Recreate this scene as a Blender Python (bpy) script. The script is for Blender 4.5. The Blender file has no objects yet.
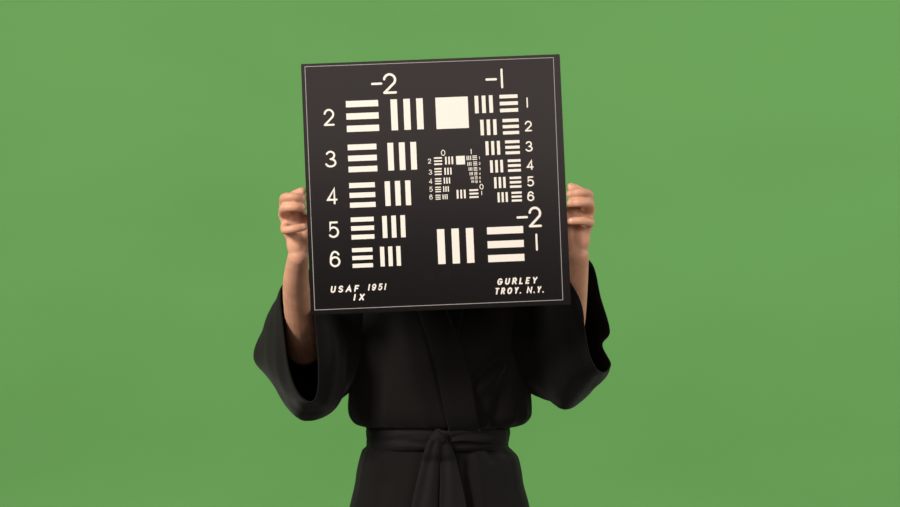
import bpy, bmesh, math
import numpy as np
from mathutils import Vector, Matrix, noise

scene = bpy.context.scene
COL = scene.collection

# ---------------------------------------------------------------- camera
CAM_Y, CAM_Z, SCALE = -6.0, 1.35, 520.0          # SCALE: pixels per metre in the person's plane (Y = 0)
cam_data = bpy.data.cameras.new('camera')
cam_data.sensor_width = 36.0
cam_data.lens = 36.0 * SCALE * 6.0 / 900.0
cam = bpy.data.objects.new('camera', cam_data)
cam.location = (0, CAM_Y, CAM_Z)
cam.rotation_euler = (math.pi / 2, 0, 0)
COL.objects.link(cam)
scene.camera = cam

# ---------------------------------------------------------------- world, lights, exposure
world = bpy.data.worlds.new('studio')
scene.world = world
world.use_nodes = True
bg = world.node_tree.nodes['Background']
bg.inputs[0].default_value = (1.0, 0.97, 0.93, 1)
bg.inputs[1].default_value = 0.06


def area_light(name, loc, target, size, power, color):
    d = bpy.data.lights.new(name, 'AREA')
    d.shape = 'RECTANGLE'
    d.size, d.size_y = size
    d.energy = power
    d.color = color
    o = bpy.data.objects.new(name, d)
    o.location = loc
    o.rotation_euler = (Vector(target) - Vector(loc)).to_track_quat('-Z', 'Y').to_euler()
    COL.objects.link(o)
    return o


area_light('key_softbox', (-2.8, -2.8, 3.2), (-0.05, -0.25, 1.4), (1.0, 1.0), 214, (1.0, 0.91, 0.83))
area_light('fill_softbox', (2.6, -4.2, 2.2), (0.1, -0.2, 1.25), (1.4, 1.4), 68, (1.0, 0.90, 0.82))
area_light('overhead_softbox', (0.0, -2.9, 2.27), (0.0, -0.3, 1.5), (2.8, 0.85), 9.8, (1.0, 0.80, 0.76))
area_light('screen_light', (-2.9, 0.2, 2.6), (0.8, 3.2, 1.5), (1.4, 1.8), 36, (1.0, 0.97, 0.93))
area_light('screen_light', (2.9, 0.2, 2.6), (-0.6, 3.2, 1.6), (1.4, 1.8), 66, (1.0, 0.97, 0.93))

vs = scene.view_settings
vs.view_transform = 'Standard'
vs.look = 'None'
vs.gamma = 1.0
vs.use_curve_mapping = False
vs.exposure = 0.0


# ---------------------------------------------------------------- helpers
def P(px, py, y=0.0):
    """A point of the room from its place in the reference view and its own depth."""
    k = (y - CAM_Y) / 6.0 / SCALE
    return Vector(((px - 450.0) * k, y, CAM_Z - (py - 253.5) * k))


def new_obj(name, verts, faces, mat, parent=None, smooth=True):
    me = bpy.data.meshes.new(name)
    me.from_pydata([tuple(v) for v in verts], [], faces)
    me.update()
    if smooth:
        me.polygons.foreach_set('use_smooth', [True] * len(me.polygons))
    if mat:
        me.materials.append(mat)
    o = bpy.data.objects.new(name, me)
    COL.objects.link(o)
    o.parent = parent
    return o


def recalc(o):
    bm = bmesh.new()
    bm.from_mesh(o.data)
    bmesh.ops.recalc_face_normals(bm, faces=bm.faces)
    bm.to_mesh(o.data)
    bm.free()


def catmull(p0, p1, p2, p3, t):
    return 0.5 * ((2 * p1) + (p2 - p0) * t + (2 * p0 - 5 * p1 + 4 * p2 - p3) * t * t + (3 * p1 - p0 - 3 * p2 + p3) * t ** 3)


def spline(pts, n, closed=False):
    """n samples per span through rows of a numpy array."""
    pts = np.asarray(pts, float)
    m = len(pts)
    out = []
    for i in range(m if closed else m - 1):
        if closed:
            a, b, c, d = pts[(i - 1) % m], pts[i], pts[(i + 1) % m], pts[(i + 2) % m]
        else:
            a, b, c, d = pts[max(i - 1, 0)], pts[i], pts[i + 1], pts[min(i + 2, m - 1)]
        for k in range(n):
            out.append(catmull(a, b, c, d, k / n))
    if not closed:
        out.append(pts[-1])
    return np.array(out)


def grid_faces(rows, cols, wrap):
    f = []
    for i in range(rows - 1):
        for j in range(cols if wrap else cols - 1):
            k = (j + 1) % cols
            f.append((i * cols + j, i * cols + k, (i + 1) * cols + k, (i + 1) * cols + j))
    return f


# ---------------------------------------------------------------- materials
def material(name, color, rough=0.6, spec=0.3, var=0.0, scale=20.0, bump=0.0, bump_scale=200.0, sheen=0.0, sss=0.0, stretch=(1, 1, 1)):
    m = bpy.data.materials.new(name)
    m.use_nodes = True
    nt = m.node_tree
    b = nt.nodes['Principled BSDF']
    b.inputs['Base Color'].default_value = (*color, 1)
    b.inputs['Roughness'].default_value = rough
    b.inputs['Specular IOR Level'].default_value = spec
    if sheen:
        b.inputs['Sheen Weight'].default_value = sheen
        b.inputs['Sheen Roughness'].default_value = 0.5
    if sss:
        b.inputs['Subsurface Weight'].default_value = sss
        b.inputs['Subsurface Radius'].default_value = (0.012, 0.005, 0.003)
        b.inputs['Subsurface Scale'].default_value = 1.0
    tc = nt.nodes.new('ShaderNodeTexCoord')
    mp = nt.nodes.new('ShaderNodeMapping')
    mp.inputs['Scale'].default_value = stretch
    nt.links.new(tc.outputs['Object'], mp.inputs[0])
    if var:
        n = nt.nodes.new('ShaderNodeTexNoise')
        n.inputs['Scale'].default_value = scale
        n.inputs['Detail'].default_value = 3
        r = nt.nodes.new('ShaderNodeValToRGB')
        r.color_ramp.elements[0].position = 0.3
        r.color_ramp.elements[1].position = 0.7
        r.color_ramp.elements[0].color = (*[c * (1 - var) for c in color], 1)
        r.color_ramp.elements[1].color = (*[min(1, c * (1 + var)) for c in color], 1)
        nt.links.new(mp.outputs[0], n.inputs['Vector'])
        nt.links.new(n.outputs['Fac'], r.inputs[0])
        nt.links.new(r.outputs[0], b.inputs['Base Color'])
    if bump:
        n2 = nt.nodes.new('ShaderNodeTexNoise')
        n2.inputs['Scale'].default_value = bump_scale
        n2.inputs['Detail'].default_value = 3
        bp = nt.nodes.new('ShaderNodeBump')
        bp.inputs['Strength'].default_value = bump
        bp.inputs['Distance'].default_value = 0.002
        nt.links.new(mp.outputs[0], n2.inputs['Vector'])
        nt.links.new(n2.outputs['Fac'], bp.inputs['Height'])
        nt.links.new(bp.outputs[0], b.inputs['Normal'])
    return m


M_GREEN = material('green_screen_cloth', (0.147, 0.385, 0.112), 0.85, 0.15, var=0.035, scale=1.6, bump=0.15, bump_scale=3.0, stretch=(0.7, 1, 1.6))
M_BOARD = material('black_coated_board', (0.0030, 0.0027, 0.0027), 0.21, 0.5, bump=0.02, bump_scale=60)
M_EDGE = material('board_edge', (0.035, 0.033, 0.031), 0.6, 0.4)
M_WHITE = material('white_print', (0.86, 0.83, 0.76), 0.6, 0.3)
M_LINE = material('grey_print', (0.36, 0.34, 0.33), 0.6, 0.3)
M_SCUFF = material('faint_scuff', (0.0050, 0.0050, 0.0050), 0.23, 0.5)
M_SKIN = material('skin', (0.60, 0.32, 0.205), 0.5, 0.35, var=0.10, scale=45, bump=0.12, bump_scale=260, sss=0.15)
M_NAIL = material('fingernail', (0.66, 0.37, 0.27), 0.3, 0.5)
M_ROBE = material('black_cotton', (0.0050, 0.0044, 0.0040), 0.75, 0.09, var=0.12, scale=9, bump=0.25, bump_scale=700, sheen=0.06)
M_SASH = material('black_sash_cotton', (0.0046, 0.0041, 0.0038), 0.72, 0.15, var=0.1, scale=12, bump=0.25, bump_scale=700, sheen=0.06)
M_HAIR = material('dark_hair', (0.02, 0.013, 0.009), 0.45, 0.5, var=0.3, scale=120, bump=0.5, bump_scale=300, stretch=(1, 1, 0.1))
M_EYE = material('eye_white', (0.75, 0.73, 0.70), 0.2, 0.5)
M_IRIS = material('brown_iris', (0.03, 0.015, 0.008), 0.15, 0.6)
M_LIPS = material('lips', (0.45, 0.16, 0.12), 0.4, 0.4)

M_FLOOR = material('grey_studio_floor', (0.16, 0.155, 0.15), 0.7, 0.3, var=0.08, scale=4, bump=0.1, bump_scale=40)

# ---------------------------------------------------------------- the setting: green studio sweep
WALL_Y, WALL_R = 3.2, 0.8
prof = [(WALL_Y - WALL_R + WALL_R * math.sin(a), WALL_R - WALL_R * math.cos(a)) for a in [k * math.pi / 2 / 16 for k in range(17)]]
prof += [(WALL_Y, z) for z in np.linspace(WALL_R + 0.1, 5.2, 40)]
xs = np.linspace(-9, 9, 181)
wv = []
for (y, z) in prof:
    for x in xs:
        ease = min(1.0, max(0.0, (z - 0.3) / 0.6))
        w = 0.006 * noise.noise(Vector((x * 0.9, 3.0, z * 1.7))) + 0.003 * noise.noise(Vector((x * 2.1 + 5, 1.0, z * 4.0)))
        wv.append((x, y + w * ease, z))
wall = new_obj('wall_back', wv, grid_faces(len(prof), len(xs), False), M_GREEN)
wall['kind'] = 'structure'
wall['label'] = 'plain bright green studio screen filling the background'
floor = new_obj('floor', [(-9, -8, 0), (9, -8, 0), (9, WALL_Y - WALL_R, 0), (-9, WALL_Y - WALL_R, 0)], [(0, 1, 2, 3)], M_FLOOR, smooth=False)
floor['kind'] = 'structure'
floor['label'] = 'grey studio floor in front of the green screen'

# ---------------------------------------------------------------- the test chart board
BW, BH, BT = 0.474, 0.4593, 0.006
chart = bpy.data.objects.new('test_chart', None)
COL.objects.link(chart)
chart.location = (-0.02588, -0.30806, 1.47672)
chart.rotation_euler = (-0.065928, -0.040489, 0.032602)
chart['label'] = 'black resolution test chart board with white bars and numerals, held up over the face'
chart['category'] = 'test chart'

bm = bmesh.new()
bmesh.ops.create_cube(bm, size=1)
for v in bm.verts:
    v.co = Vector((v.co.x * BW, v.co.y * BT + BT / 2, v.co.z * BH))
bmesh.ops.bevel(bm, geom=bm.edges[:], offset=0.0007, segments=2, affect='EDGES')
me = bpy.data.meshes.new('panel')
bm.to_mesh(me)
bm.free()
me.materials.append(M_BOARD)
me.materials.append(M_EDGE)
for p in me.polygons:
    p.material_index = 0 if abs(p.normal.y) > 0.9 else 1
panel = bpy.data.objects.new('panel', me)
COL.objects.link(panel)
panel.parent = chart
PZ = -0.00025          # the print sits this far in front of the panel's face


def print_poly(name, polys, mat=None):
    """Flat print from lists of (x, z) outlines in millimetres."""
    verts, faces = [], []
    for poly in polys:
        faces.append(tuple(range(len(verts), len(verts) + len(poly))))
        verts += [(x / 1000, PZ - 4e-6 * len(faces), z / 1000) for x, z in poly]
    return new_obj(name, verts, faces, mat or M_WHITE, chart, smooth=False)


def rect(cx, cz, w, h):
    return [(cx - w / 2, cz - h / 2), (cx + w / 2, cz - h / 2), (cx + w / 2, cz + h / 2), (cx - w / 2, cz + h / 2)]


# thin line running round the edge
IN = [(-230.0, 224.4), (225.0, 223.6), (222.4, -220.8), (-229.6, -220.8)]
LW = 1.15
outl = [(x + math.copysign(LW / 2, x), z + math.copysign(LW / 2, z)) for x, z in IN]
inl = [(x - math.copysign(LW / 2, x), z - math.copysign(LW / 2, z)) for x, z in IN]
print_poly('border_line', [[outl[i], outl[(i + 1) % 4], inl[(i + 1) % 4], inl[i]] for i in range(4)], M_LINE)

VS = 0.965             # the pattern is a little lower than wide
ELEMENTS = [
    (-2, 2, 11.742, (-128.51, 129.91), (-47.02, 129.83)),
    (-2, 3, 10.461, (-131.65, 52.97), (-59.15, 53.39)),
    (-2, 4, 9.320, (-134.58, -14.69), (-69.80, -13.99)),
    (-2, 5, 8.303, (-136.68, -75.14), (-79.61, -74.71)),
    (-2, 6, 7.397, (-139.06, -129.12), (-88.04, -128.63)),
    (-2, 1, 13.180, (122.72, -114.89), (31.44, -114.66)),
    (-1, 1, 6.590, (139.67, 142.74), (93.87, 142.69)),
    (-1, 2, 5.871, (141.46, 100.00), (100.63, 100.14)),
    (-1, 3, 5.230, (142.90, 61.91), (106.84, 61.87)),
    (-1, 4, 4.660, (144.72, 28.24), (112.32, 28.06)),
    (-1, 5, 4.151, (145.57, -2.43), (117.05, -2.03)),
    (-1, 6, 3.699, (146.60, -28.88), (120.99, -28.95)),
    (0, 2, 2.936, (5.95, 41.82), (26.07, 42.13)),
    (0, 3, 2.615, (5.14, 22.60), (23.23, 22.61)),
    (0, 4, 2.330, (4.57, 5.03), (20.49, 5.49)),
    (0, 5, 2.076, (3.75, -10.15), (18.19, -9.81)),
    (0, 6, 1.849, (3.15, -24.23), (15.95, -24.01)),
    (0, 1, 3.295, (68.72, -20.26), (45.52, -20.25)),
    (1, 1, 1.648, (73.02, 45.40), (62.22, 45.28)),
    (1, 2, 1.468, (73.47, 34.74), (62.85, 34.43)),
    (1, 3, 1.308, (73.59, 24.83), (64.28, 25.01)),
    (1, 4, 1.165, (73.77, 16.20), (65.37, 16.35)),
    (1, 5, 1.038, (74.17, 8.48), (66.84, 8.22)),
    (1, 6, 0.925, (74.22, 1.33), (67.66, 1.77)),
]
SQUARES = [(35.27, 129.36, 59.31, 57.82), (46.9, 41.85, 16.06, 15.66)]
NUMERALS = [
    ('2', -189.69, 129.74, 19.89, 31.02, 3.53),
    ('3', -189.28, 53.24, 19.53, 30.66, 3.53),
    ('4', -189.82, -14.85, 19.34, 29.93, 3.53),
    ('5', -189.36, -75.94, 19.16, 29.93, 3.53),
    ('6', -189.14, -129.45, 19.34, 29.74, 3.53),
    ('-', -100.19, 187.98, 20.80, 4.56, 4.20),
    ('2', -76.44, 187.60, 25.18, 37.96, 4.36),
    ('-', 109.39, 187.91, 21.53, 4.56, 4.20),
    ('1', 128.87, 189.00, 4.20, 36.50, 3.86),
    ('1', 173.39, 142.70, 2.65, 19.16, 2.43),
    ('2', 173.50, 99.47, 13.32, 19.53, 2.69),
    ('3', 173.31, 62.17, 12.77, 19.34, 2.69),
    ('4', 173.63, 28.01, 12.77, 18.25, 2.69),
    ('5', 173.03, -2.06, 12.77, 18.61, 2.69),
    ('6', 172.20, -29.17, 12.77, 18.07, 2.69),
    ('-', 154.97, -67.14, 21.17, 4.56, 4.20),
    ('2', 178.37, -67.35, 24.09, 37.77, 4.36),
    ('1', 179.25, -113.52, 3.83, 31.39, 3.53),
    ('0', 15.72, 56.66, 7.85, 11.31, 1.43),
    ('1', 67.11, 56.83, 1.55, 9.49, 1.43),
    ('2', -9.92, 42.45, 5.84, 9.12, 1.21),
    ('3', -8.95, 22.06, 5.84, 9.12, 1.21),
    ('4', -9.29, 5.40, 5.84, 9.12, 1.21),
    ('5', -9.18, -9.27, 5.84, 9.12, 1.21),
    ('6', -9.77, -23.35, 5.84, 9.12, 1.21),
    ('0', 83.14, -8.19, 7.30, 10.22, 1.43),
    ('1', 83.00, -19.73, 1.46, 7.66, 1.34),
    ('1', 81.60, 45.06, 0.91, 5.11, 0.84),
    ('2', 81.50, 34.42, 3.10, 4.93, 0.76),
    ('3', 81.45, 24.70, 2.92, 4.56, 0.76),
    ('4', 81.25, 15.90, 2.92, 4.38, 0.76),
    ('5', 81.10, 8.21, 2.74, 4.20, 0.76),
    ('6', 80.99, 1.24, 2.55, 4.01, 0.76),
]

BLOOM = 0.25           # mm the printed bars are wider than the gaps
bar_mesh = {}


def add_bar(key, cx, cz, w, h):
    if key not in bar_mesh:
        o = print_poly('bar', [rect(0, 0, w, h)])
        bar_mesh[key] = o.data
    else:
        o = bpy.data.objects.new('bar', bar_mesh[key])
        COL.objects.link(o)
        o.parent = chart
    o.location = (cx / 1000, 0, cz / 1000)


for g, e, w, (hx, hz), (vx, vz) in ELEMENTS:
    L = 5 * w
    if g < 0:
        for k in (-1, 0, 1):
            add_bar((g, e, 'h'), hx, hz + 2 * w * k * VS, L + BLOOM, w * VS + BLOOM)
            add_bar((g, e, 'v'), vx + 2 * w * k, vz, w + BLOOM, L * VS + BLOOM)
    else:               # the fine elements: three bars to a part
        print_poly('bar_triplet', [rect(hx, hz + 2 * w * k * VS, L, w * VS) for k in (-1, 0, 1)])
        print_poly('bar_triplet', [rect(vx + 2 * w * k, vz, w, L * VS) for k in (-1, 0, 1)])
for cx, cz, w, h in SQUARES:
    print_poly('square', [rect(cx, cz, w, h)])


# single-stroke numerals and letters
def arc(cx, cy, rx, ry, a0, a1, n=14):
    return [(cx + rx * math.cos(math.radians(a0 + (a1 - a0) * k / n)), cy + ry * math.sin(math.radians(a0 + (a1 - a0) * k / n))) for k in range(n + 1)]


SIX = [arc(0.5, 0.31, 0.5, 0.31, 172, -188, 28), [(0.005, 0.35), (0.02, 0.52), (0.09, 0.74), (0.22, 0.91), (0.42, 0.995), (0.62, 0.99), (0.80, 0.92), (0.92, 0.80)]]
GLYPH = {
    '0': [arc(0.5, 0.5, 0.5, 0.5, 90, 450, 28)],
    '1': [[(0.5, 0), (0.5, 1)]],
    '-': [[(0, 0.5), (1, 0.5)]],
    '2': [arc(0.5, 0.70, 0.48, 0.30, 172, -38, 18) + [(0.0, 0.0)], [(0.0, 0.0), (1.0, 0.0)]],
    '3': [arc(0.46, 0.75, 0.44, 0.25, 155, -90, 16), arc(0.46, 0.25, 0.54, 0.25, 90, -160, 16)],
    '4': [[(0.76, 0), (0.76, 1), (0.0, 0.26), (1.0, 0.26)]],
    '5': [[(0.90, 1), (0.14, 1), (0.06, 0.50)] + arc(0.46, 0.33, 0.54, 0.33, 132, -142, 18)],
    '6': SIX,
    '9': [[(1 - x, 1 - y) for x, y in s] for s in SIX],
    'U': [[(0, 1)] + arc(0.5, 0.36, 0.5, 0.36, 180, 360) + [(1, 1)]],
    'S': [arc(0.5, 0.76, 0.46, 0.24, 35, 270, 14) + arc(0.5, 0.26, 0.5, 0.26, 88, -145, 14)],
    'A': [[(0, 0), (0.5, 1), (1, 0)], [(0.18, 0.32), (0.82, 0.32)]],
    'F': [[(0, 0), (0, 1), (1, 1)], [(0, 0.5), (0.8, 0.5)]],
    'I': [[(0.5, 0), (0.5, 1)]],
    'X': [[(0, 0), (1, 1)], [(0, 1), (1, 0)]],
    'G': [arc(0.5, 0.5, 0.5, 0.5, 45, 350, 22) + [(1, 0.46), (0.55, 0.46)]],
    'R': [[(0, 0), (0, 1), (0.55, 1)] + arc(0.55, 0.74, 0.38, 0.26, 90, -90, 10) + [(0, 0.48)], [(0.5, 0.48), (1, 0)]],
    'L': [[(0, 1), (0, 0), (0.9, 0)]],
    'E': [[(0.95, 1), (0, 1), (0, 0), (0.95, 0)], [(0, 0.5), (0.8, 0.5)]],
    'Y': [[(0, 1), (0.5, 0.46), (0.5, 0)], [(1, 1), (0.5, 0.46)]],
    'T': [[(0, 1), (1, 1)], [(0.5, 1), (0.5, 0)]],
    'O': [arc(0.5, 0.5, 0.5, 0.5, 90, 450, 26)],
    'N': [[(0, 0), (0, 1), (1, 0), (1, 1)]],
    '.': [[(0.5, 0), (0.5, 0.02)]],
}


def ribbon(pts, s):
    """Flat stroke of width s along a polyline, ends rounded a little."""
    pts = [Vector(p) for p in pts]
    n = len(pts)
    left, right = [], []
    for i, p in enumerate(pts):
        a = (pts[i] - pts[i - 1]).normalized() if i else (pts[1] - pts[0]).normalized()
        b = (pts[i + 1] - pts[i]).normalized() if i < n - 1 else a
        t = a + b
        t = t.normalized() if t.length > 1e-6 else a
        nn = Vector((-t.y, t.x))
        c = max(0.45, nn.dot(Vector((-a.y, a.x))))
        left.append(p + nn * s / 2 / c)
        right.append(p - nn * s / 2 / c)
    quads = [[left[i], right[i], right[i + 1], left[i + 1]] for i in range(n - 1)]
    quads = [[(q.x, q.y) for q in quad] for quad in quads]
    for e in (pts[0], pts[-1]):
        quads.append([(e.x + s / 2 * math.cos(2 * math.pi * k / 10), e.y + s / 2 * math.sin(2 * math.pi * k / 10)) for k in range(10)])
    return quads


def glyph(ch, cx, cz, w, h, s, slant=0.0):
    polys = []
    for st in GLYPH[ch]:
        pts = []
        for x, y in st:
            zz = (y - 0.5) * (h - s)
            pts.append((cx + (x - 0.5) * max(w - s, 0) + slant * zz, cz + zz))
        polys += ribbon(pts, s)
    return polys


for ch, cx, cz, w, h, s in NUMERALS:
    print_poly('minus_sign' if ch == '-' else 'numeral', glyph(ch, cx, cz, w, h, s))


def word(name, text, x0, x1, cz, h, s, widths, slant=0.22):
    """Letters of the given relative widths and gaps spread from x0 to x1."""
    gap = 0.42
    total = sum(widths.get(c, 0.78) for c in text) + gap * (len(text) - 1)
    k = (x1 - x0) / total
    x, polys = x0, []
    for c in text:
        w = widths.get(c, 0.78) * k
        if c != ' ':
            polys += glyph(c, x + w / 2, cz, max(w, s), h, s, slant)
        x += w + gap * k
    print_poly(name, polys)


WID = {'I': 0.22, '1': 0.25, '.': 0.12, ' ': 0.30, 'L': 0.66, 'E': 0.68, 'F': 0.68, 'O': 0.95, 'G': 0.9, 'A': 0.95, 'N': 1.0}
word('lettering', 'USAF', -199.0, -148.0, -184.7, 12.4, 2.7, WID)
word('lettering', '1951', -130.5, -98.5, -183.6, 12.4, 2.3, WID)
word('lettering', 'IX', -158.5, -138.5, -200.8, 12.4, 2.8, {'I': 0.3, 'X': 0.62})
word('lettering', 'GURLEY', 104.5, 177.0, -183.0, 12.2, 2.7, WID)
word('lettering', 'TROY. N.Y.', 99.5, 188.5, -200.2, 12.2, 2.7, WID)
for cx, cz in ((-19.6, -169.2), (10.5, -169.9)):
    print_poly('scuff_ring', ribbon(arc(cx, cz, 6.5, 7.5, 0, 360, 24), 2.2)[:-2], M_SCUFF)

# ---------------------------------------------------------------- the person: body as one continuous surface
bv, bf = [], []


def put(verts, faces):
    base = len(bv)
    bv.extend(verts)
    bf.extend(tuple(i + base for i in f) for f in faces)


def ellipsoid_mesh(c, r, rot=None, nu=20, nv=12):
    c = Vector(c)
    verts = [(0, 0, 1)]
    for i in range(1, nv):
        a = math.pi * i / nv
        for j in range(nu):
            b = 2 * math.pi * j / nu
            verts.append((math.sin(a) * math.cos(b), math.sin(a) * math.sin(b), math.cos(a)))
    verts.append((0, 0, -1))
    faces = []
    for j in range(nu):
        k = (j + 1) % nu
        faces.append((0, 1 + j, 1 + k))
        for i in range(nv - 2):
            o = 1 + i * nu
            faces.append((o + j, o + nu + j, o + nu + k, o + k))
        o = 1 + (nv - 2) * nu
        faces.append((o + j, len(verts) - 1, o + k))
    out = []
    for v in verts:
        p = Vector((v[0] * r[0], v[1] * r[1], v[2] * r[2]))
        if rot:
            p = rot @ p
        out.append(c + p)
    return out, faces


def ball(c, r, rot=None):
    if not hasattr(r, '__len__'):
        r = (r, r, r)
    put(*ellipsoid_mesh(c, r, rot))


def limb(pts, radii, per=8, squash=None):
    """Tapered tube through points, closed by round ends."""
    arr = np.array([(*p, r) for p, r in zip(pts, radii)])
    sm = spline(arr, per)
    nu = 18
    verts, faces = [], []
    prev = None
    for i, q in enumerate(sm):
        a = Vector(sm[max(i - 1, 0)][:3])
        b = Vector(sm[min(i + 1, len(sm) - 1)][:3])
        t = (b - a).normalized()
        if prev is None:
            prev = t.orthogonal().normalized()
        n1 = (prev - t * prev.dot(t)).normalized()
        n2 = t.cross(n1)
        prev = n1
        for j in range(nu):
            an = 2 * math.pi * j / nu
            verts.append(Vector(q[:3]) + (n1 * math.cos(an) + n2 * math.sin(an)) * q[3])
    rows = len(sm)
    faces = grid_faces(rows, nu, True)
    faces.append(tuple(range(nu - 1, -1, -1)))
    faces.append(tuple((rows - 1) * nu + j for j in range(nu)))
    put(verts, faces)
    ball(sm[0][:3], sm[0][3] * 0.995)
    ball(sm[-1][:3], sm[-1][3] * 0.995)


CX = P(438, 253.5).x
# head and face (behind the board)
HZ = 1.55
ball((CX, -0.015, HZ + 0.012), (0.074, 0.093, 0.098))
ball((CX, -0.045, HZ - 0.045), (0.060, 0.058, 0.062))
ball((CX, -0.070, HZ - 0.092), (0.030, 0.030, 0.024))
for s in (-1, 1):
    ball((CX + s * 0.036, -0.060, HZ - 0.030), (0.026, 0.030, 0.034))      # cheek
    ball((CX + s * 0.030, -0.096, HZ + 0.022), (0.026, 0.010, 0.008))      # brow
    ball((CX + s * 0.076, 0.005, HZ - 0.012), (0.007, 0.018, 0.030))       # ear
    ball((CX + s * 0.010, -0.108, HZ - 0.040), (0.009, 0.010, 0.007))      # nostril wing
limb([(CX, -0.098, HZ + 0.012), (CX, -0.108, HZ - 0.012), (CX, -0.118, HZ - 0.034)], [0.008, 0.009, 0.0105], 5)
limb([(CX - 0.019, -0.094, HZ - 0.066), (CX, -0.103, HZ - 0.064), (CX + 0.019, -0.094, HZ - 0.066)], [0.004, 0.0075, 0.004], 5)
limb([(CX - 0.016, -0.092, HZ - 0.073), (CX, -0.100, HZ - 0.075), (CX + 0.016, -0.092, HZ - 0.073)], [0.004, 0.0075, 0.004], 5)
# neck, trunk, shoulders
limb([(CX, 0.018, 1.32), (CX, 0.012, 1.40), (CX, 0.0, 1.49)], [0.062, 0.050, 0.050])
ball((CX, 0.008, 1.23), (0.142, 0.088, 0.165))
ball((CX, 0.008, 1.06), (0.112, 0.080, 0.14))
ball((CX, 0.008, 0.93), (0.140, 0.092, 0.12))
limb([(CX - 0.128, 0.01, 1.298), (CX, 0.012, 1.335), (CX + 0.128, 0.01, 1.298)], [0.042, 0.052, 0.042])
# legs and feet
for s in (-1, 1):
    limb([(CX + s * 0.075, 0.0, 0.90), (CX + s * 0.080, -0.005, 0.50), (CX + s * 0.082, 0.015, 0.32), (CX + s * 0.085, 0.02, 0.075)], [0.078, 0.050, 0.050, 0.034])
    limb([(CX + s * 0.085, 0.035, 0.036), (CX + s * 0.092, -0.06, 0.034), (CX + s * 0.098, -0.145, 0.020)], [0.035, 0.033, 0.019])

HAND = {
    # joints: knuckle, middle joint, end joint, tip (reference view x, y, depth), radii
    'west': dict(
        shoulder=(CX - 0.138, 0.01, 1.292), elbow=(304, 348, -0.060), mid=(300.5, 322, -0.135), low=(296, 286, -0.215), wrist=(298, 257, -0.276),
        index=[(290, 201, -0.272), (290, 198, -0.303), (296.5, 193.5, -0.311), (302.0, 191.2, -0.310)],
        middle=[(285.5, 204, -0.277), (285.0, 198, -0.318), (294, 197.0, -0.331), (301.95, 198.6, -0.319)],
        ring=[(284.5, 214, -0.281), (284.4, 208.5, -0.320), (294, 207.2, -0.333), (302.4, 207.6, -0.321)],
        little=[(286, 227, -0.282), (285.5, 230.0, -0.318), (295, 228.6, -0.328), (303.35, 227.0, -0.319)],
        thumb=[(303, 243, -0.275), (308, 226, -0.282), (316, 212, -0.296), (324, 200, -0.299)],
        heel=(296.0, 242, -0.282), web=(299, 219, -0.281), side=1),
    'east': dict(
        shoulder=(CX + 0.138, 0.01, 1.292), elbow=(564, 348, -0.050), mid=(570, 318, -0.125), low=(574.5, 285, -0.203), wrist=(578.5, 255, -0.262),
        index=[(583, 197, -0.258), (583, 193.5, -0.288), (577, 189, -0.296), (570.6, 187.0, -0.295)],
        middle=[(587.5, 200, -0.263), (587.8, 194, -0.304), (579, 192.6, -0.317), (570.6, 194.2, -0.304)],
        ring=[(589.0, 210, -0.267), (589.4, 203.8, -0.306), (580, 202.6, -0.319), (570.9, 203.2, -0.306)],
        little=[(588.6, 222, -0.268), (589.4, 222.6, -0.304), (580, 220.6, -0.314), (571.1, 221.2, -0.305)],
        thumb=[(572, 239, -0.262), (566, 222, -0.268), (558, 208, -0.280), (550, 196, -0.284)],
        heel=(580.5, 238, -0.267), web=(573.5, 214, -0.268), side=-1),
}
nails = []
for hand in HAND.values():
    sh = Vector(hand['shoulder'])
    el, md, lo, wr = (P(*hand[k]) for k in ('elbow', 'mid', 'low', 'wrist'))
    limb([sh, sh.lerp(el, 0.5), el], [0.040, 0.036, 0.033])
    limb([el, md, lo, wr], [0.034, 0.0295, 0.0250, 0.0195])
    tip_r = dict(index=0.0080, middle=0.0086, ring=0.0083, little=0.0076)
    knuckles = []
    for f, rt in tip_r.items():
        j = [P(*q) for q in hand[f]]
        knuckles.append(j[0])
        limb(j, [rt * 1.28, rt * 1.10, rt * 1.00, rt * 0.98], 7)
        # the metacarpal fills the palm down to the wrist
        limb([j[0], j[0].lerp(wr, 0.55) + Vector((hand['side'] * 0.004, 0, 0)), wr], [rt * 1.45, 0.0125, 0.015], 5)
        d = (j[3] - j[2]).normalized()
        up = Vector((hand['side'] * 0.10, -1, 0.12))
        nrm = (up - d * up.dot(d)).normalized()
        nails.append((j[3] - d * rt * 0.45 + nrm * rt * 0.84, d, nrm, rt))
    t = [P(*q) for q in hand['thumb']]
    limb([wr, t[0], t[1], t[2], t[3]], [0.016, 0.0155, 0.012, 0.0100, 0.0085], 6)
    ball(P(*hand['heel']), (0.0180, 0.0140, 0.031))
    ball(P(*hand['web']), (0.016, 0.012, 0.023))
    ball(knuckles[1].lerp(wr, 0.40), (0.016, 0.014, 0.026))

tmp = new_obj('tmp_body', bv, bf, None)
rm = tmp.modifiers.new('remesh', 'REMESH')
rm.mode = 'VOXEL'
rm.voxel_size = 0.0022
sm = tmp.modifiers.new('smooth', 'SMOOTH')
sm.factor = 0.5
sm.iterations = 5
dg = bpy.context.evaluated_depsgraph_get()
me = bpy.data.meshes.new_from_object(tmp.evaluated_get(dg))
bpy.data.objects.remove(tmp)
me.name = 'person'
me.materials.clear()
me.materials.append(M_SKIN)
me.polygons.foreach_set('use_smooth', [True] * len(me.polygons))
person = bpy.data.objects.new('person', me)
COL.objects.link(person)
person['label'] = 'person in a black wrap robe with tied sash, face hidden behind the raised chart'
person['category'] = 'person'

for c, d, nrm, rt in nails:
    side = d.cross(nrm)
    rot = Matrix((d, side, nrm)).transposed()
    v, f = ellipsoid_mesh(c, (rt * 0.75, rt * 0.62, rt * 0.20), rot, 12, 8)
    new_obj('fingernail', v, f, M_NAIL, person)

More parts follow.
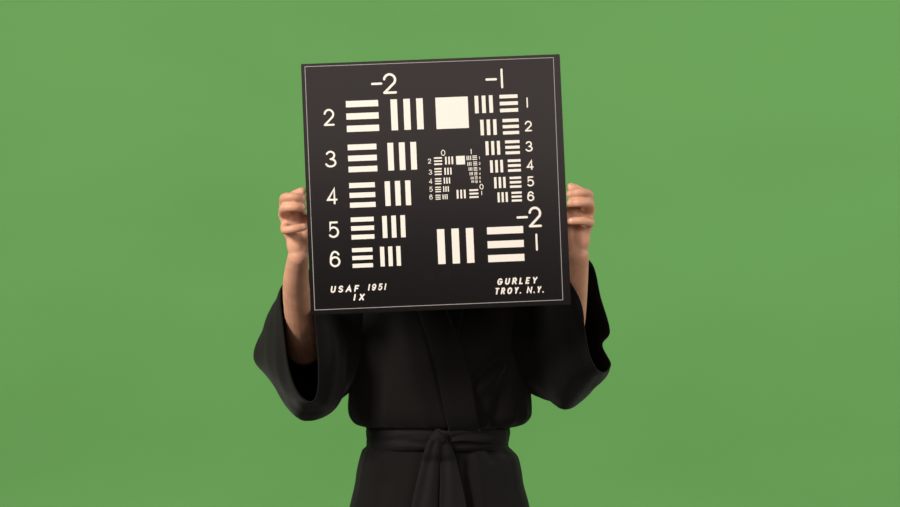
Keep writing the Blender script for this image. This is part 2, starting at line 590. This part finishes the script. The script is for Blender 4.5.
# eyes, lips and hair
for s in (-1, 1):
    v, f = ellipsoid_mesh((CX + s * 0.031, -0.0885, HZ + 0.004), (0.013, 0.0105, 0.0075), None, 20, 12)
    eye = new_obj('eye', v, f, M_EYE, person)
    v, f = ellipsoid_mesh((CX + s * 0.031, -0.0968, HZ + 0.004), (0.0055, 0.003, 0.0055), None, 16, 10)
    new_obj('iris', v, f, M_IRIS, eye)
    v, f = ellipsoid_mesh((CX + s * 0.031, -0.1035, HZ + 0.026), (0.020, 0.004, 0.0035), Matrix.Rotation(s * -0.12, 3, 'Y'), 16, 8)
    new_obj('eyebrow', v, f, M_HAIR, person)
v, f = ellipsoid_mesh((CX, -0.1035, HZ - 0.069), (0.021, 0.0065, 0.0075), None, 20, 10)
new_obj('lips', v, f, M_LIPS, person)

nu, nv = 64, 40
hv = []
for i in range(nv + 1):
    a = math.pi * 0.80 * i / nv
    for j in range(nu):
        b = 2 * math.pi * j / nu
        front = max(0.0, -math.sin(b))                 # towards the face
        aa = a * (1 - 0.50 * front ** 0.7)
        rr = 1 + 0.012 * math.sin(b * 22 + 2 * math.sin(a * 3))
        hv.append((CX + 0.083 * rr * math.sin(aa) * math.cos(b), -0.008 + 0.103 * rr * math.sin(aa) * math.sin(b), HZ + 0.010 + 0.112 * rr * math.cos(aa)))
hair = new_obj('hair', hv, grid_faces(nv + 1, nu, True), M_HAIR, person)
so = hair.modifiers.new('thickness', 'SOLIDIFY')
so.thickness = 0.010
v, f = ellipsoid_mesh((CX, 0.112, HZ + 0.03), (0.040, 0.034, 0.038), None, 28, 18)
new_obj('hair_bun', v, f, M_HAIR, hair)

# ---------------------------------------------------------------- the robe
NA = 160


def crease(u, v, x0, y0, x1, y1, width, depth):
    """Soft valley along a line of the reference view, fading to its ends."""
    dx, dy = x1 - x0, y1 - y0
    L = math.hypot(dx, dy)
    t = ((u - x0) * dx + (v - y0) * dy) / L / L
    if t < -0.2 or t > 1.2:
        return 0.0
    d = ((u - x0) * -dy + (v - y0) * dx) / L
    fade = max(0.0, min(1.0, (t + 0.2) / 0.35)) * max(0.0, min(1.0, (1.2 - t) / 0.35))
    return 1.6 * depth * fade * math.exp(-(d / width) ** 2)


def body_folds(px, py, th, z):
    """Outward displacement of the cloth in metres."""
    n = 0.0035 * noise.noise(Vector((math.cos(th) * 2.2, math.sin(th) * 2.2, z * 5.0)))
    if py < 433:         # bodice: gathers above the sash
        g = math.exp(-((py - 424) / 26.0) ** 2)
        n += g * 0.0035 * noise.noise(Vector((math.cos(th) * 9, math.sin(th) * 9, z * 3)))
        if math.sin(th) < 0:
            n -= crease(px, py, 503, 352, 472, 380, 4.0, 0.007)
            n += crease(px, py, 506, 361, 476, 390, 6.0, 0.005)
            n -= crease(px, py, 518, 330, 492, 425, 6.0, 0.005)
            n -= crease(px, py, 385, 318, 372, 420, 8.0, 0.005)
            n += crease(px, py, 405, 330, 425, 420, 9.0, 0.004)
            n -= crease(px, py, 485, 412, 500, 426, 4.0, 0.004)
    else:                # skirt: gathers below it
        g = math.exp(-((py - 448) / 60.0) ** 2)
        n += g * 0.003 * noise.noise(Vector((math.cos(th) * 7, math.sin(th) * 7, z * 1.5)))
        n += 0.010 * min(1, max(0, (py - 510) / 200)) * math.sin(th * 9)
        if math.sin(th) < 0:
            n -= crease(px, py, 468, 452, 474, 530, 5.0, 0.007)
            n += crease(px, py, 478, 452, 488, 530, 6.0, 0.004)
            n -= crease(px, py, 487, 446, 494, 458, 3.0, 0.004)
            n -= crease(px, py, 385, 468, 375, 530, 9.0, 0.004)
    return n


def loft(rings, per, folds=None, power=2.3):
    sm_ = spline(np.array(rings, float), per)
    verts = []
    for py, xl, xr, df, db in sm_:
        cx, a = (xl + xr) / 2, (xr - xl) / 2
        for j in range(NA):
            th = 2 * math.pi * j / NA
            c, s = math.cos(th), math.sin(th)
            ux = math.copysign(abs(c) ** (2 / power), c)
            uy = math.copysign(abs(s) ** (2 / power), s)
            px = cx + a * ux
            p = P(px, py, 0.0)
            p.y = uy * (df if s < 0 else db)
            if folds:
                d = folds(px, py, th, p.z)
                nx, ny = ux / (a / SCALE), uy / (df if s < 0 else db)
                L = math.hypot(nx, ny)
                p.x += d * nx / L
                p.y += d * ny / L
            verts.append(p)
    return verts, grid_faces(len(sm_), NA, True)


BODICE = [(226, 402, 474, 0.066, 0.072), (232, 392, 484, 0.074, 0.078), (242, 368, 508, 0.090, 0.086), (255, 352, 525, 0.098, 0.092),
          (285, 346, 532, 0.110, 0.100), (320, 347, 532, 0.120, 0.105), (360, 349, 531, 0.126, 0.106), (390, 349, 531, 0.128, 0.110),
          (407, 348.5, 532, 0.128, 0.112), (417, 350.5, 531, 0.126, 0.112), (424, 356.5, 524, 0.119, 0.106), (427.5, 366, 511, 0.106, 0.098), (434, 369, 506, 0.098, 0.094)]
SKIRT = [(440, 369, 507, 0.098, 0.094), (446.5, 366, 508.5, 0.104, 0.099), (450, 362.5, 512, 0.110, 0.104), (457, 360, 518, 0.115, 0.108),
         (470, 357, 521.5, 0.121, 0.114), (485, 355, 524, 0.126, 0.120), (507, 350, 530, 0.132, 0.126), (560, 338, 541, 0.148, 0.140),
         (650, 325, 553, 0.172, 0.160), (760, 318, 560, 0.190, 0.180), (900, 312, 566, 0.205, 0.195)]
v, f = loft(BODICE, 9, body_folds)
robe = new_obj('robe', v, f, M_ROBE, person)
v, f = loft(SKIRT, 8, body_folds)
skirt = new_obj('skirt', v, f, M_ROBE, robe)
for o in (robe, skirt):
    recalc(o)
    so = o.modifiers.new('thickness', 'SOLIDIFY')
    so.thickness = 0.002
    so.offset = -1


def front_y(px, py, rings, power=2.3):
    arr = np.array(rings, float)
    row = [np.interp(py, arr[:, 0], arr[:, k]) for k in range(1, 4)]
    xl, xr, df = row
    t = min(0.999, abs((px - (xl + xr) / 2) / ((xr - xl) / 2)))
    y = -df * (1 - t ** power) ** (1 / power)
    return y


def strip(name, left, right, rings, offset, mat, parent, thick=0.003, folds=None, cols=12, wave=0.0):
    """A band of cloth lying on the front of the robe between two edge lines."""
    l, r = spline(np.array(left, float), 10), spline(np.array(right, float), 10)
    verts = []
    for i, (a, b) in enumerate(zip(l, r)):
        for k in range(cols + 1):
            t = k / cols
            q = a * (1 - t) + b * t
            y = front_y(q[0], q[1], rings) - offset(q[1]) if callable(offset) else front_y(q[0], q[1], rings) - offset
            y -= folds(t, i / (len(l) - 1)) if folds else 0.0
            p = P(q[0], q[1], 0.0)
            p.y = y
            verts.append(p)
    o = new_obj(name, verts, grid_faces(len(l), cols + 1, False), mat, parent)
    recalc(o)
    so = o.modifiers.new('thickness', 'SOLIDIFY')
    so.thickness = thick
    so.offset = 0
    return o


strip('collar_band', [(452, 228), (446, 262), (436, 311), (437, 345), (445, 375)], [(478, 228), (474, 262), (463, 311), (459, 345), (461, 372)], BODICE, 0.0045, M_ROBE, robe)
strip('collar_band', [(396, 230), (404, 262), (419, 311), (433, 355), (449, 429)], [(424, 228), (432, 262), (448, 311), (468, 366), (480, 429)], BODICE,
      lambda py: 0.0085 - 0.004 * max(0, (py - 400) / 30), M_ROBE, robe, thick=0.004,
      folds=lambda t, w: 0.0015 * noise.noise(Vector((t * 2.5, w * 9, 0.3))))


def sleeve(loops):
    rows = []
    for lp in loops:
        pts = np.array([tuple(P(*q)) for q in lp])
        rows.append(spline(pts, 8, closed=True))
    rows = np.array(rows)                       # loops x points x 3
    n = rows.shape[1]
    flat = spline(rows.reshape(len(loops), -1), 10).reshape(-1, n, 3)
    verts = []
    for i, row in enumerate(flat):
        c = Vector(row.mean(axis=0))
        w = min(1.0, i / 6.0)
        for q in row:
            q = Vector(q)
            d = (q - c).normalized()
            k = 0.0065 * noise.noise(Vector((q.x * 7, q.y * 7 + 4, q.z * 13))) + 0.005 * noise.noise(Vector((q.x * 30, q.y * 22, q.z * 9)))
            verts.append(q + d * k * (0.35 + 0.65 * w))
    o = new_obj('sleeve', verts, grid_faces(len(flat), n, True), M_ROBE, robe)
    recalc(o)
    so = o.modifiers.new('thickness', 'SOLIDIFY')
    so.thickness = 0.0025
    so.offset = -1
    # hem: a doubled fold of cloth round the opening
    hv_ = [Vector(q) for q in flat[0]]
    c = sum(hv_, Vector()) / n
    return o


sleeve([
    [(297, 287, -.140), (281, 287, -.150), (282, 325, -.170), (287, 365, -.185), (298, 393, -.195), (311, 402, -.200), (318, 392, -.205), (319, 362, -.205), (317, 328, -.200), (311, 298, -.170)],
    [(299, 289, -.090), (276, 299, -.085), (268, 335, -.095), (272, 372, -.105), (293, 406, -.125), (316, 412, -.145), (330, 400, -.165), (333, 365, -.175), (330, 330, -.170), (318, 298, -.125)],
    [(303, 287, -.030), (271, 312, -.010), (255, 355, .000), (271, 381, .000), (300, 418, -.030), (329, 414, -.070), (342, 394, -.100), (344, 365, -.120), (341, 330, -.120), (328, 291, -.080)],
    [(325, 256, .020), (292, 292, .065), (281, 345, .070), (293, 375, .070), (311, 405, .050), (330, 404, .000), (346, 388, -.050), (350, 360, -.090), (350, 315, -.095), (342, 264, -.060)],
    [(364, 240, .000), (372, 250, .045), (380, 300, .062), (382, 335, .062), (380, 365, .050), (368, 382, .020), (366, 376, -.030), (374, 350, -.066), (374, 300, -.070), (372, 250, -.050)],
])
sleeve([
    [(559, 264, -.235), (590, 261, -.120), (601, 298, -.085), (610, 331, -.065), (602.5, 345, -.070), (611, 364, -.090), (603, 374, -.145), (591, 361, -.200), (585.5, 338, -.222), (581, 302, -.237)],
    [(552, 262, -.170), (580, 272, -.060), (592, 300, -.025), (600, 331, .000), (599, 352, .000), (604, 375, -.040), (593, 386, -.110), (578, 374, -.175), (573, 340, -.205), (566, 294, -.236)],
    [(550, 262, -.060), (566, 272, .020), (574, 303, .050), (580, 335, .060), (582, 362, .050), (581, 396, .000), (567, 408, -.070), (556, 388, -.140), (552, 343, -.168), (552, 288, -.175)],
    [(548, 254, .010), (554, 264, .060), (553, 305, .090), (556, 340, .090), (556, 370, .080), (556, 399, .030), (545, 398, -.040), (538, 380, -.100), (535, 335, -.112), (540, 264, -.075)],
    [(514, 240, .000), (506, 250, .045), (498, 300, .062), (496, 335, .062), (498, 365, .050), (510, 386, .020), (512, 380, -.030), (505, 350, -.066), (505, 300, -.070), (506, 250, -.050)],
])

# ---------------------------------------------------------------- the sash
SASH = [(426.0, 369, 507, 0.106, 0.098), (427.5, 366.5, 509.5, 0.113, 0.104), (432, 366, 510, 0.116, 0.106), (438, 366.5, 509.5, 0.115, 0.106),
        (444, 366.5, 508.5, 0.116, 0.106), (447, 367, 508, 0.112, 0.103), (448, 369, 506, 0.106, 0.098)]


def sash_folds(px, py, th, z):
    return 0.0012 * noise.noise(Vector((math.cos(th) * 3, math.sin(th) * 3, z * 120)))


v, f = loft(SASH, 6, sash_folds)
sash = new_obj('sash', v, f, M_SASH, person)
recalc(sash)
# the end of the wrap crossing the front
strip('sash_wrap', [(441, 429), (460, 427.4), (485, 427.2), (506, 428)], [(441, 441), (460, 437.5), (485, 440), (506, 442)], SASH, 0.004, M_SASH, sash, thick=0.003,
      folds=lambda t, w: 0.002 * math.sin(t * 7 + w * 4))
# knot
kn, kf = ellipsoid_mesh((0, 0, 0), (1, 1, 1), None, 32, 20)
kc = P(439.5, 434.5, 0)
kc.y = -0.124
kv = []
for q in kn:
    r = 1 + 0.10 * math.sin(q.x * 5 + q.z * 3) + 0.08 * noise.noise(q * 2.5)
    kv.append(kc + Vector((q.x * 0.0175 * r, q.y * 0.012 * r, q.z * 0.0165 * r)))
new_obj('knot', kv, kf, M_SASH, sash)
FRONT = [(426, 366, 510, 0.117)] + [(450, 362.5, 512, 0.119)] + [r[:4] for r in SKIRT[3:]]
FRONT = [(*r, 0) for r in FRONT]
strip('sash_tail', [(429, 436), (424, 452), (417, 480), (411, 512), (404, 580), (400, 640)], [(441, 436), (440, 452), (438.5, 480), (438, 512), (436, 580), (434, 640)], FRONT,
      lambda py: 0.011, M_SASH, sash, thick=0.004, folds=lambda t, w: 0.004 * math.sin(t * math.pi) + 0.002 * math.sin(t * 9 + w * 3))
strip('sash_tail', [(437, 437), (440, 452), (440, 480), (439, 512), (438, 580), (436, 650)], [(447, 437), (454, 452), (461, 480), (467, 512), (472, 580), (474, 650)], FRONT,
      lambda py: 0.007, M_SASH, sash, thick=0.004, folds=lambda t, w: 0.004 * math.sin(t * math.pi) + 0.002 * math.sin(t * 8 + w * 4 + 1))
